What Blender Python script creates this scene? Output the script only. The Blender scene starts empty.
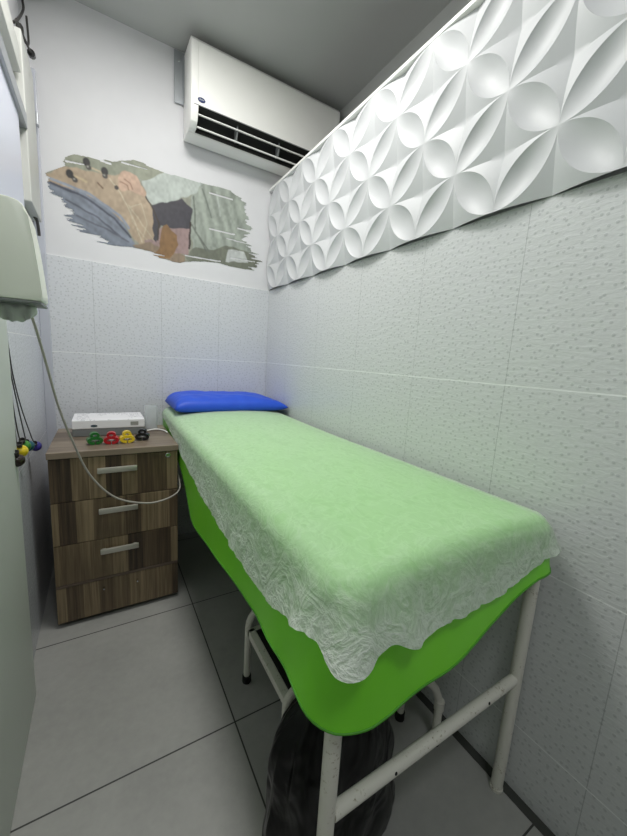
import bpy, bmesh, math, random
import numpy as np
from mathutils import Vector, Matrix, noise
random.seed(4)
SC = bpy.context.scene
COL = SC.collection
PI = math.pi

# ------------------------------------------------------------------ helpers
def lin(r, g, b):
    f = lambda c: (c/255/12.92) if c/255 <= 0.04045 else ((c/255+0.055)/1.055)**2.4
    return (f(r), f(g), f(b), 1.0)

class NT:
    """small node-tree helper"""
    def __init__(self, name, base=(.8,.8,.8,1), rough=.5, metal=0., spec=.5, coat=0.):
        self.m = bpy.data.materials.new(name); self.m.use_nodes = True
        self.t = self.m.node_tree; self.n = self.t.nodes
        self.p = self.n['Principled BSDF']; self.out = self.n['Material Output']
        i = self.p.inputs
        i['Base Color'].default_value = base; i['Roughness'].default_value = rough
        i['Metallic'].default_value = metal; i['Specular IOR Level'].default_value = spec
        i['Coat Weight'].default_value = coat
    def node(self, typ, **kw):
        n = self.n.new(typ)
        for k, v in kw.items(): setattr(n, k, v)
        return n
    def put(self, sock, v):
        if isinstance(v, bpy.types.NodeSocket): self.t.links.new(v, sock)
        else: sock.default_value = v
    def math(self, op, a, b=None, c=None, clamp=False):
        n = self.node('ShaderNodeMath', operation=op); n.use_clamp = clamp
        self.put(n.inputs[0], a)
        if b is not None: self.put(n.inputs[1], b)
        if c is not None: self.put(n.inputs[2], c)
        return n.outputs[0]
    def mix(self, f, a, b):
        n = self.node('ShaderNodeMix', data_type='RGBA')
        self.put(n.inputs[0], f); self.put(n.inputs[6], a); self.put(n.inputs[7], b)
        return n.outputs[2]
    def coords(self, scale=(1,1,1), kind='Object'):
        tc = self.node('ShaderNodeTexCoord'); mp = self.node('ShaderNodeMapping')
        self.t.links.new(tc.outputs[kind], mp.inputs[0]); mp.inputs['Scale'].default_value = scale
        return mp.outputs[0]
    def world(self):
        g = self.node('ShaderNodeNewGeometry'); return g.outputs['Position']
    def sep(self, v):
        s = self.node('ShaderNodeSeparateXYZ'); self.t.links.new(v, s.inputs[0]); return s.outputs
    def comb(self, x, y, z):
        s = self.node('ShaderNodeCombineXYZ')
        for k, v in enumerate((x, y, z)): self.put(s.inputs[k], v)
        return s.outputs[0]
    def noise(self, v, scale=5., detail=3., rough=.5, dist=0.):
        n = self.node('ShaderNodeTexNoise'); self.t.links.new(v, n.inputs['Vector'])
        n.inputs['Scale'].default_value = scale; n.inputs['Detail'].default_value = detail
        n.inputs['Roughness'].default_value = rough; n.inputs['Distortion'].default_value = dist
        return n.outputs[0]
    def ramp(self, f, stops):
        r = self.node('ShaderNodeValToRGB'); self.put(r.inputs[0], f)
        e = r.color_ramp.elements
        while len(e) < len(stops): e.new(.5)
        for k, (p, c) in enumerate(stops):
            e[k].position = p; e[k].color = c if len(c) == 4 else (*c, 1)
        return r.outputs[0]
    def bump(self, h, strength=.3, dist=.01, normal=None):
        b = self.node('ShaderNodeBump'); b.inputs['Strength'].default_value = strength
        b.inputs['Distance'].default_value = dist; self.put(b.inputs['Height'], h)
        if normal is not None: self.t.links.new(normal, b.inputs['Normal'])
        return b.outputs[0]
    def base(self, c): self.put(self.p.inputs['Base Color'], c)
    def normal(self, n): self.t.links.new(n, self.p.inputs['Normal'])

def plain(name, rgb, rough=.5, metal=0., spec=.5, nz=0., nscale=60., coat=0.):
    k = NT(name, lin(*rgb), rough, metal, spec, coat)
    if nz:
        v = k.coords(); f = k.noise(v, nscale, 4)
        c = lin(*rgb); d = tuple(x*(1-nz) for x in c[:3]) + (1,)
        k.base(k.mix(f, d, c)); k.normal(k.bump(f, .08, .002))
    return k.m

def obj(name, bm, mat, parent=None, smooth=False, loc=None):
    me = bpy.data.meshes.new(name)
    bmesh.ops.recalc_face_normals(bm, faces=bm.faces)
    bm.to_mesh(me); bm.free()
    mats = mat if isinstance(mat, (list, tuple)) else [mat]
    for m in mats: me.materials.append(m)
    if smooth:
        me.polygons.foreach_set('use_smooth', [True]*len(me.polygons))
        if smooth is not True: me.set_sharp_from_angle(angle=math.radians(smooth))
    o = bpy.data.objects.new(name, me); COL.objects.link(o)
    if parent is not None: o.parent = parent
    if loc: o.location = loc
    return o

def thing(name, label, cat, loc=(0,0,0), rotz=0., group=None):
    o = bpy.data.objects.new(name, None); COL.objects.link(o)
    o.empty_display_size = .05
    o.location = loc; o.rotation_euler = (0,0,rotz)
    o['label'] = label; o['category'] = cat
    if group: o['group'] = group
    return o
def tag(o, label, cat, group=None):
    o['label'] = label; o['category'] = cat
    if group: o['group'] = group
    return o
def struct(o, label, cat):
    o['kind'] = 'structure'; o['label'] = label; o['category'] = cat; return o

def box(bm, a, b, bev=0., seg=2, mi=0):
    a = Vector(a); b = Vector(b)
    r = bmesh.ops.create_cube(bm, size=1.0)
    vs = r['verts']
    for v in vs: v.co = Vector([(a[i]+b[i])/2 + v.co[i]*(b[i]-a[i]) for i in range(3)])
    fs = list({f for v in vs for f in v.link_faces})
    for f in fs: f.material_index = mi
    if bev:
        es = list({e for v in vs for e in v.link_edges})
        g = bmesh.ops.bevel(bm, geom=es, offset=bev, segments=seg, profile=.5, affect='EDGES')
        for f in g['faces']: f.material_index = mi
    return bm
def B(a, b, bev=0., seg=2):
    return box(bmesh.new(), a, b, bev, seg)

def smooth_path(pts, n=8, closed=False):
    P = [Vector(p) for p in pts]; out = []; m = len(P)
    rng = range(m if closed else m-1)
    for i in rng:
        if closed: p0, p1, p2, p3 = P[(i-1) % m], P[i], P[(i+1) % m], P[(i+2) % m]
        else: p0, p1, p2, p3 = P[max(i-1,0)], P[i], P[i+1], P[min(i+2,m-1)]
        for k in range(n):
            t = k/n
            out.append(.5*((2*p1)+(p2-p0)*t+(2*p0-5*p1+4*p2-p3)*t*t+(3*p1-p0-3*p2+p3)*t**3))
    if not closed: out.append(P[-1])
    return out

def tube(bm, pts, r, seg=12, closed=False, cap=True, sect=None, mi=0):
    """sweep a circle (or a 2-D section) along points"""
    P = [Vector(p) for p in pts]; n = len(P)
    T = []
    for i in range(n):
        if closed: t = P[(i+1) % n]-P[i-1]
        else: t = P[min(i+1,n-1)]-P[max(i-1,0)]
        T.append(t.normalized())
    up = Vector((0,0,1)) if abs(T[0].z) < .9 else Vector((0,1,0))
    nrm = (up - T[0]*up.dot(T[0])).normalized()
    rings = []
    S = sect or [(math.cos(2*PI*k/seg), math.sin(2*PI*k/seg)) for k in range(seg)]
    for i in range(n):
        if i: nrm = (nrm - T[i]*nrm.dot(T[i])).normalized()
        bi = T[i].cross(nrm)
        rr = r[i] if isinstance(r, (list, tuple)) else r
        rings.append([bm.verts.new(P[i] + (nrm*c + bi*s)*rr) for c, s in S])
    m = len(S)
    for i in range(n if closed else n-1):
        a, b = rings[i], rings[(i+1) % n]
        for k in range(m):
            f = bm.faces.new((a[k], a[(k+1) % m], b[(k+1) % m], b[k])); f.material_index = mi
    if cap and not closed:
        bm.faces.new(rings[0][::-1]).material_index = mi; bm.faces.new(rings[-1]).material_index = mi
    return bm
def T_(pts, r, seg=14, n=0, **kw):
    return tube(bmesh.new(), smooth_path(pts, n) if n else pts, r, seg, **kw)

def lathe(bm, prof, c=(0,0,0), axis=(0,0,1), seg=24):
    """profile of (radius, height) turned round an axis through c"""
    q = Vector((0,0,1)).rotation_difference(Vector(axis)); c = Vector(c); rings = []
    for r, h in prof:
        if r < 1e-6: rings.append([bm.verts.new(c + q @ Vector((0,0,h)))])
        else: rings.append([bm.verts.new(c + q @ Vector((r*math.cos(2*PI*k/seg), r*math.sin(2*PI*k/seg), h))) for k in range(seg)])
    for a, b in zip(rings, rings[1:]):
        for k in range(seg):
            j = (k+1) % seg
            if len(a) == 1 and len(b) == 1: continue
            if len(a) == 1: bm.faces.new((a[0], b[k], b[j]))
            elif len(b) == 1: bm.faces.new((a[k], a[j], b[0]))
            else: bm.faces.new((a[k], a[j], b[j], b[k]))
    return bm

def prism(bm, prof, axis, a, b, bev=0., mi=0):
    """extrude a closed 2-D profile along axis 'x' or 'y' from a to b"""
    def co(p, t): return (t, p[0], p[1]) if axis == 'x' else (p[0], t, p[1])
    v0 = [bm.verts.new(co(p, a)) for p in prof]; v1 = [bm.verts.new(co(p, b)) for p in prof]
    n = len(prof); fs = []
    for k in range(n): fs.append(bm.faces.new((v0[k], v0[(k+1) % n], v1[(k+1) % n], v1[k])))
    fs.append(bm.faces.new(v0[::-1])); fs.append(bm.faces.new(v1))
    for f in fs: f.material_index = mi
    if bev:
        es = list({e for f in fs for e in f.edges})
        bmesh.ops.bevel(bm, geom=es, offset=bev, segments=2, profile=.5, affect='EDGES')
    return bm

# ------------------------------------------------------------------ materials
def tile_material(name, axis, u0, pitch, lo, hi, v0=1.549, vp=.4527):
    k = NT(name, rough=.22, spec=.5)
    w = k.world(); x, y, z = k.sep(w)
    u = x if axis == 'x' else y
    uu = k.math('ABSOLUTE', k.math('SUBTRACT', u, u0))
    du = k.math('PINGPONG', uu, pitch/2)
    dv = k.math('PINGPONG', k.math('ABSOLUTE', k.math('SUBTRACT', z, v0-vp*6)), vp/2)
    gu = k.math('LESS_THAN', du, .0011); gv = k.math('LESS_THAN', dv, .0017)
    P = k.comb(u, z, 0.)
    # raised dots, scattered
    vo = k.node('ShaderNodeTexVoronoi', voronoi_dimensions='2D', feature='F1')
    k.put(vo.inputs['Vector'], P); vo.inputs['Scale'].default_value = 50.; vo.inputs['Randomness'].default_value = .85
    dots = k.math('LESS_THAN', vo.outputs['Distance'], .17)
    dsoft = k.math('SUBTRACT', 1., k.math('SMOOTHSTEP', .08, .24, vo.outputs['Distance']) if False else k.math('MULTIPLY', vo.outputs['Distance'], 4., clamp=True))
    # rippled glaze
    mp = k.node('ShaderNodeMapping'); k.put(mp.inputs[0], P); mp.inputs['Scale'].default_value = (34, 105, 1)
    rip = k.noise(mp.outputs[0], 1., 2., .5, .6)
    rip2 = k.noise(P, 150., 2., .5)
    c = k.mix(k.math('MULTIPLY', rip2, .5), lin(*hi), lin(*lo))
    c = k.mix(k.math('MULTIPLY', dots, .34), c, lin(158,162,164))
    c = k.mix(k.math('MULTIPLY', gu, .42), c, lin(140,144,146))
    c = k.mix(k.math('MULTIPLY', gv, .95), c, lin(240,242,242))  # horizontal joints painted white for the light caught on the tile edges
    k.base(c)
    h = k.math('ADD', k.math('MULTIPLY', rip, 1.0), k.math('MULTIPLY', dsoft, .45))
    h = k.math('SUBTRACT', h, k.math('MULTIPLY', k.math('MAXIMUM', gu, gv), .8))
    k.normal(k.bump(h, .34, .003))
    return k.m

M = {}
M['tile_back'] = tile_material('glazed tile back', 'x', -2.226, .318, (196,199,203), (222,224,228))
M['tile_right'] = tile_material('glazed tile right', 'y', -4.281, .333, (196,199,200), (222,224,225))
M['tile_left'] = tile_material('glazed tile left', 'y', -4.281, .333, (196,199,205), (220,223,230), v0=1.612, vp=.4527)
M['paint'] = plain('white wall paint', (224,224,227), .75, nz=.05, nscale=14)
M['ceil'] = plain('ceiling paint', (190,192,190), .85, nz=.05, nscale=8)
M['white_plastic'] = plain('white plastic', (248,248,244), .32)
M['trunk'] = plain('off-white painted trunking', (204,205,200), .5)
M['cream_plastic'] = plain('cream plastic', (236,239,228), .35)
M['grey_plastic'] = plain('grey plastic', (120,124,124), .4)
M['black_plastic'] = plain('black plastic', (18,18,20), .35)
M['outer'] = plain('dim grey wall paint', (120,120,118), .8)
M['dark'] = plain('dark recess', (22,24,22), .8)
M['alu'] = plain('aluminium profile', (176,180,184), .35, .7)
M['steel'] = plain('brushed steel handle', (205,202,192), .38, .55)
M['chrome'] = plain('chrome', (200,200,200), .2, 1.)
M['rubber'] = plain('black rubber', (16,16,17), .75)
M['grout'] = plain('dark floor joint', (66,68,64), .9)
M['relief'] = plain('white relief panel', (207,209,211), .5, nz=.02, nscale=90)
M['panel'] = plain('pale greenish panel', (205,212,204), .45)
M['board'] = plain('lavender white board', (222,225,240), .3)
M['wire_grey'] = plain('grey cable', (176,172,164), .5)
M['wire_dark'] = plain('dark cable', (62,60,58), .5)

# enamelled tube with scuffs
k = NT('chipped white enamel', rough=.38); v = k.coords()
f = k.noise(v, 22, 6, .7); g = k.noise(v, 160, 3, .6)
s = k.ramp(k.math('MULTIPLY', f, g), [(.33, lin(226,224,214)), (.40, lin(186,180,162)), (.47, lin(110,100,84))])
k.base(s); k.normal(k.bump(g, .06, .002)); M['enamel'] = k.m

# floor tiles
k = NT('grey porcelain floor', rough=.34); x, y, z = k.sep(k.world())
du = k.math('PINGPONG', k.math('ADD', x, .608+6.), .30); dv = k.math('PINGPONG', k.math('ADD', y, .675+6.0-.0), .30)
gr = k.math('LESS_THAN', k.math('MINIMUM', du, dv), .0022)
P = k.comb(x, y, 0.)
n1 = k.noise(P, 3.5, 5, .6); n2 = k.noise(P, 40, 4, .6)
c = k.ramp(k.math('ADD', k.math('MULTIPLY', n1, .7), k.math('MULTIPLY', n2, .3)), [(.3, lin(150,150,147)), (.7, lin(172,172,168))])
k.base(k.mix(gr, c, lin(58,58,56)))
k.put(k.p.inputs['Roughness'], k.math('ADD', .26, k.math('MULTIPLY', n2, .2)))
k.normal(k.bump(k.math('SUBTRACT', k.math('MULTIPLY', n2, .1), gr), .25, .003)); M['floor'] = k.m

# veneer: staves running along one axis with a tone each
def wood(name, along, stave, tones, seedscale=7.3):
    k = NT(name, rough=.42); x, y, z = k.sep(k.world())
    oi = k.node('ShaderNodeObjectInfo'); off = k.math('MULTIPLY', oi.outputs['Random'], seedscale)
    a, b = (x, z) if along == 'z' else (y, x)
    sid = k.math('FLOOR', k.math('DIVIDE', k.math('ADD', a, off), stave))
    wn = k.node('ShaderNodeTexWhiteNoise', noise_dimensions='2D'); k.put(wn.inputs['Vector'], k.comb(sid, off, 0.))
    gv = k.comb(k.math('MULTIPLY', k.math('ADD', a, off), 95.), k.math('MULTIPLY', b, 3.0), k.math('MULTIPLY', sid, 3.7))
    g1 = k.noise(gv, 1., 3, .6, .35)
    gv2 = k.comb(k.math('MULTIPLY', k.math('ADD', a, off), 420.), k.math('MULTIPLY', b, 9.), 0.)
    g2 = k.noise(gv2, 1., 2, .5)
    t = k.math('ADD', k.math('MULTIPLY', wn.outputs['Value'], .42), k.math('ADD', k.math('MULTIPLY', g1, .62), k.math('MULTIPLY', g2, .18)))
    k.base(k.ramp(t, tones)); k.normal(k.bump(g2, .08, .001))
    return k.m
TN = [(.28, lin(48,38,30)), (.48, lin(82,68,52)), (.68, lin(116,100,76)), (.9, lin(156,138,108))]
M['wood'] = wood('dark striped veneer', 'z', .057, TN)
M['woodtop'] = wood('dark striped veneer top', 'y', .09, [(.28, lin(84,70,60)), (.55, lin(112,98,84)), (.9, lin(150,136,118))])

# green vinyl
k = NT('green vinyl', lin(104,186,48), .36); v = k.coords()
n = k.noise(v, 420, 2); n2 = k.noise(v, 7, 3)
k.base(k.mix(n2, lin(116,216,38), lin(136,230,58))); k.normal(k.bump(k.math('ADD', k.math('MULTIPLY', n, .15), n2), .12, .006)); M['green'] = k.m
k = NT('green padded vinyl', lin(104,186,48), .4); M['pad'] = k.m

# crinkled thin non-woven sheet
k = NT('thin crinkled white sheet', lin(238,242,238), .7, spec=.2); v = k.coords()
at = k.node('ShaderNodeAttribute'); at.attribute_name = 'layers'      # opacity: gathering, plus the paler grazing-view look painted in towards the head
w1 = k.noise(v, 15, 4, .55, 2.2); w2 = k.noise(k.coords((1,.45,1)), 30.0, 4, .55, 1.6); w3 = k.noise(v, 420, 2)
rd = k.math('ABSOLUTE', k.math('SUBTRACT', w1, .5)); rd2 = k.math('ABSOLUTE', k.math('SUBTRACT', w2, .5))   # creases
ga = k.node('ShaderNodeAttribute'); ga.attribute_name = 'gather'; g = ga.outputs['Fac']
vein = k.math('ADD', k.math('SUBTRACT', 1., k.math('MULTIPLY', rd, 16., clamp=True)), k.math('MULTIPLY', k.math('SUBTRACT', 1., k.math('MULTIPLY', rd2, 14., clamp=True)), .6))
h = k.math('ADD', k.math('ADD', k.math('MULTIPLY', rd, -1.6), k.math('MULTIPLY', rd2, -1.0)), k.math('MULTIPLY', w3, .05))
h = k.math('MULTIPLY', h, k.math('MULTIPLY_ADD', g, .82, .18))
nb = k.bump(h, .45, .015); k.normal(nb)
tr = k.node('ShaderNodeBsdfTransparent'); tl = k.node('ShaderNodeBsdfTranslucent'); tl.inputs[0].default_value = lin(235,240,235)
k.t.links.new(nb, tl.inputs['Normal'])
m1 = k.node('ShaderNodeMixShader'); m1.inputs[0].default_value = .35
k.t.links.new(k.p.outputs[0], m1.inputs[1]); k.t.links.new(tl.outputs[0], m1.inputs[2])
op = k.math('ADD', k.math('MULTIPLY_ADD', k.math('SUBTRACT', w2, .5), .16, at.outputs['Fac']), k.math('MULTIPLY', vein, k.math('MULTIPLY_ADD', g, .22, .04)), clamp=True)
m2 = k.node('ShaderNodeMixShader'); k.t.links.new(op, m2.inputs[0])
k.t.links.new(tr.outputs[0], m2.inputs[1]); k.t.links.new(m1.outputs[0], m2.inputs[2])
k.t.links.new(m2.outputs[0], k.out.inputs[0]); M['sheet'] = k.m

k = NT('blue vinyl', lin(34,78,214), .5); v = k.coords(); n = k.noise(v, 9, 3, .5, .5)
k.base(k.mix(n, lin(24,72,204), lin(40,96,228))); k.normal(k.bump(n, .25, .012)); M['blue'] = k.m

k = NT('black bin bag plastic', lin(5,5,6), .33, spec=.3); v = k.coords((1,1,.5))
n = k.noise(v, 9, 2.5, .5, 1.2); k.normal(k.bump(n, .9, .03)); M['bag'] = k.m

def translucent(name, rgb, alpha, rough=.2):
    k = NT(name, lin(*rgb), rough); tr = k.node('ShaderNodeBsdfTransparent'); mx = k.node('ShaderNodeMixShader')
    mx.inputs[0].default_value = alpha
    k.t.links.new(tr.outputs[0], mx.inputs[1]); k.t.links.new(k.p.outputs[0], mx.inputs[2]); k.t.links.new(mx.outputs[0], k.out.inputs[0])
    return k.m
M['clear'] = translucent('clear plastic', (225,230,232), .38)
M['strip'] = translucent('milky plastic strip', (222,225,236), .7)
M['paper'] = translucent('thin paper towel', (206,212,206), .85, .9)

# ------------------------------------------------------------------ setting
XL, YF, ZC = -1.175, -3.2, 2.64
ZT = 1.549                                   # top of the tiling
o = struct(obj('floor', B((XL-.1, YF-.1, -.05), (2.1, .12, 0)), M['floor']), 'grey porcelain tiled floor with dark joints', 'floor')
o = struct(obj('ceiling', B((XL-.1, YF-.1, ZC), (2.1, .12, ZC+.05)), M['ceil']), 'plain grey painted ceiling', 'ceiling')
bm = bmesh.new()
box(bm, (XL-.1, .006, 0), (2.1, .12, ZC), mi=0); box(bm, (XL, 0, 0), (0, .006, ZT), mi=1)
struct(obj('wall_back', bm, [M['paint'], M['tile_back']]), 'white back wall, tiled in its lower part', 'wall')
bm = bmesh.new()
box(bm, (XL-.1, YF, 0), (XL-.006, .006, ZC), mi=0); box(bm, (XL-.006, YF, 0), (XL, 0, 1.66), mi=1)
struct(obj('wall_left', bm, [M['paint'], M['tile_left']]), 'left wall with glossy tiles', 'wall')
bm = bmesh.new()
box(bm, (.02, YF, 0), (.10, .006, 2.123), mi=0); box(bm, (0, YF, 0), (.02, 0, ZT), mi=1)
struct(obj('wall_right', bm, [M['paint'], M['tile_right']]), 'tiled partition wall beside the bed, open above', 'wall')
struct(obj('wall_front', B((XL-.1, YF-.1, 0), (2.1, YF, ZC)), M['outer']), 'plain grey wall behind the viewer', 'wall')
struct(obj('wall_far', B((2.0, YF, 0), (2.1, .006, ZC)), M['outer']), 'plain wall of the cubicle beyond the partition', 'wall')
bm = bmesh.new(); box(bm, (-.026, YF, 0), (0, 0, .0022), mi=0)
struct(obj('trim_1', bm, M['grout']), 'dark joint strip along the foot of the tiled partition', 'trim')
struct(obj('trim_2', B((XL, -.012, .0), (XL+.040, 0, 2.30), .003), M['strip']), 'milky plastic strip in the left back corner', 'trim')
struct(obj('trim_3', B((.37, YF, ZC-.14), (.75, .006, ZC)), M['ceil']), 'ceiling beam beyond the partition', 'trim')

# relief panel: overlapping-circle leaves, concave, with sunken stars between them
PY, PZ, NY, NZ = .1385, .1435, 20, 4
def relief(u, v):
    r1 = math.hypot(u-1, v); r2 = math.hypot(u, v-1)       # leaf runs (0,0)-(1,1); discs round the other two corners
    if r1 < 1 and r2 < 1:
        return .0145*((1-r1)*(1-r2)/.0858)**.9
    return .0195*max(0., max(r1, r2)-1)/.4142
NU, Z1, Z2 = 26, 9, 14
US = [(1-math.cos(PI*i/NU))/2 for i in range(NU+1)]
bm = bmesh.new()
for cj in range(NZ):
    for ci in range(NY):
        flip = (ci+cj) % 2 == 0
        cols = []
        for u in US:
            lo, hi = 1-math.sqrt(max(0,1-u*u)), math.sqrt(max(0,1-(1-u)**2))
            V = [lo*k/Z1 for k in range(Z1)]+[lo+(hi-lo)*(1-math.cos(PI*k/Z2))/2 for k in range(Z2)]+[hi+(1-hi)*k/Z1 for k in range(Z1+1)]
            uu = 1-u if flip else u
            cols.append([bm.verts.new((-.0215+relief(u,v), -.002-(ci+uu)*PY, ZT+(cj+v)*PZ)) for v in V])
        for a, b in zip(cols, cols[1:]):
            for k in range(len(a)-1):
                bm.faces.new((a[k], b[k], b[k+1], a[k+1]))
bmesh.ops.remove_doubles(bm, verts=bm.verts, dist=2e-5)
bmesh.ops.dissolve_degenerate(bm, edges=bm.edges, dist=1e-6)
YE = -.002-NY*PY
rp = thing('relief_panel', 'white three-dimensional wall panel of leaf shaped hollows above the right wall tiles', 'wall panel', (0,0,ZT))
o = obj('relief_face', bm, M['relief'], rp, smooth=28); o.location = (0,0,-ZT)
bm = bmesh.new(); box(bm, (-.023, YE, ZT+NZ*PZ), (-.001, -.002, ZT+NZ*PZ+.013), .002)
o = obj('top_edge', bm, M['white_plastic'], rp); o.location = (0,0,-ZT)

struct(obj('trim_4', B((0, YF, 2.123), (.104, -.001, 2.135), .001), M['white_plastic']), 'white capping along the top of the partition', 'trim')
# ------------------------------------------------------------------ air conditioner
AX0, AX1 = -.52, .33
ac = thing('air_conditioner', 'white split air conditioner high on the back wall', 'air conditioner', (-.1, 0, 2.228))
def acpart(name, bm, m, parent=None, **kw):
    o = obj(name, bm, m, parent or ac, **kw)
    if parent is None: o.location = (.1, 0, -2.228)
    return o
bm = prism(bmesh.new(), [(-.002,2.612),(-.172,2.602),(-.19,2.580),(-.190,2.316),(-.120,2.306),(-.085,2.262),(-.112,2.230),(-.002,2.230)], 'x', AX0+.034, AX1-.034)
acpart('body', bm, M['white_plastic'])
for s, (a, b) in enumerate(((AX0, AX0+.034), (AX1-.034, AX1))):
    bm = prism(bmesh.new(), [(-.002,2.613),(-.173,2.603),(-.191,2.581),(-.192,2.316),(-.188,2.285),(-.172,2.25),(-.142,2.229),(-.002,2.229)], 'x', a, b, .003)
    acpart('end_cap', bm, M['white_plastic'], smooth=30)
bm = prism(bmesh.new(), [(-.1885,2.3135),(-.121,2.3045),(-.0865,2.262),(-.1125,2.2325),(-.104,2.2325),(-.080,2.262),(-.117,2.311)], 'x', AX0+.035, AX1-.035)
acpart('air_outlet', bm, M['dark'])
for z, y, t in ((2.285, -.168, .3), (2.238, -.150, .5)):
    bm = prism(bmesh.new(), [(y-.008,z-.003),(y+.012,z+.003),(y+.012,z+.008),(y-.008,z+.002)], 'x', AX0+.036, AX1-.036, .001)
    acpart('louver', bm, M['white_plastic'])
for x in (-.285, -.045):
    bm = prism(bmesh.new(), [(-.168,2.285),(-.164,2.310),(-.125,2.300),(-.12,2.246),(-.15,2.240)], 'x', x, x+.006)
    acpart('vertical_vane', bm, M['grey_plastic'])
bm = bmesh.new()
lathe(bm, [(0,0),(.016,0),(.0175,.0015),(.0165,.003),(0,.003)], (0,0,0), (0,-1,0), 28)
for v in bm.verts: v.co = Vector((v.co.x*1.05-.472, v.co.y-.190, v.co.z*.62+2.340))
lg = acpart('badge', bm, plain('badge blue', (28,44,96), .3), smooth=40); lg['label'] = 'dark blue oval badge'
bm = T_([(-.483,-.1937,2.3385),(-.478,-.1937,2.3425),(-.475,-.1937,2.338),(-.470,-.1937,2.3415),(-.466,-.1937,2.339),(-.461,-.1937,2.341)], .0009, 6, 4)
acpart('badge_script', bm, M['white_plastic'], lg)
bm = B((AX0+.01,-.1925,2.3125),(AX1-.01,-.1895,2.3155)); acpart('panel_seam', bm, M['grey_plastic'])
bm = B((-.52,-.112,2.226),(.32,-.02,2.2295)); acpart('drip_tray', bm, M['white_plastic'])
bm = bmesh.new(); box(bm, (-.566,-.006,2.395),(-.512,-.001,2.63), .001); box(bm, (-.524,-.03,2.395),(-.521,-.001,2.60), .001)
br = acpart('mounting_plate', bm, M['alu']); br['label'] = 'bare metal mounting plate sticking out on the left'
bm = bmesh.new(); lathe(bm, [(0,0),(.0045,0),(.004,.003),(0,.004)], (-.543,-.006,2.585), (0,-1,0), 12)
acpart('screw', bm, M['chrome'], br)

# ------------------------------------------------------------------ wall mural
MURAL = dict(
OUT=[(-1.116,1.906),(-1.089,1.924),(-1.041,1.957),(-1.053,1.983),(-1.019,2.009),(-.942,2.021),(-.855,2.03),(-.762,2.067),(-.682,2.065),(-.607,2.05),(-.436,2.06),(-.279,2.065),(-.195,2.041),(-.162,2.012),(-.142,1.93),(-.136,1.868),(-.189,1.811),(-.099,1.781),(-.085,1.712),(-.094,1.655),(-.184,1.653),(-.313,1.66),(-.452,1.643),(-.547,1.616),(-.636,1.627),(-.705,1.64),(-.763,1.654),(-.85,1.644),(-.911,1.657),(-.983,1.689),(-1.038,1.723),(-1.056,1.773),(-1.068,1.808),(-1.114,1.832)],
sage=[(-1.08,1.975),(-1.017,2.039),(-.854,2.062),(-.762,2.099),(-.607,2.066),(-.683,1.999),(-.826,1.968),(-1.042,1.935)],
skin=[(-1.122,1.896),(-1.041,1.954),(-.973,1.956),(-.841,1.972),(-.795,2.002),(-.716,1.96),(-.668,1.872),(-.643,1.793),(-.67,1.682),(-.738,1.668),(-.801,1.756),(-.876,1.819),(-.977,1.855),(-1.124,1.866)],
blue=[(-1.123,1.889),(-1.084,1.885),(-.977,1.855),(-.876,1.819),(-.808,1.762),(-.762,1.68),(-.755,1.613),(-.851,1.611),(-.985,1.641),(-1.097,1.747),(-1.127,1.814)],
hand=[(-.835,1.926),(-.829,1.967),(-.81,1.994),(-.771,2.009),(-.745,2.),(-.726,1.98),(-.704,1.913),(-.73,1.91),(-.781,1.925),(-.816,1.906)],
sleeve=[(-.719,1.983),(-.598,2.062),(-.398,2.077),(-.454,1.998),(-.599,1.916),(-.668,1.886),(-.701,1.906)],
dark=[(-.671,1.885),(-.528,1.952),(-.473,1.913),(-.482,1.812),(-.582,1.789),(-.635,1.786),(-.656,1.702),(-.673,1.716)],
coat=[(-.477,1.975),(-.455,2.016),(-.398,2.085),(-.164,2.078),(-.082,1.934),(-.05,1.622),(-.452,1.615),(-.482,1.812)],
pink=[(-.635,1.777),(-.482,1.821),(-.491,1.673),(-.583,1.646),(-.704,1.675),(-.721,1.697),(-.653,1.721)],
orange=[(-.671,1.629),(-.639,1.688),(-.626,1.788),(-.609,1.804),(-.586,1.78),(-.555,1.76),(-.55,1.707),(-.592,1.626)],
foot=[(-.509,1.651),(-.453,1.718),(-.355,1.725),(-.273,1.764),(-.054,1.745),(-.05,1.622),(-.452,1.606)],
paper=[(-.262,1.743),(-.17,1.75),(-.141,1.691),(-.282,1.675)],
table=[(-.771,1.661),(-.687,1.696),(-.618,1.675),(-.509,1.66),(-.509,1.586),(-.689,1.599)])
FILL = [('sage',(152,156,138)),('blue',(134,142,156)),('skin',(186,166,142)),('pink',(166,142,140)),('coat',(168,176,166)),('foot',(126,130,116)),
        ('paper',(204,208,206)),('table',(150,132,112)),('dark',(70,68,76)),('orange',(146,112,74)),('sleeve',(196,204,198)),('hand',(208,176,154))]
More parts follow.
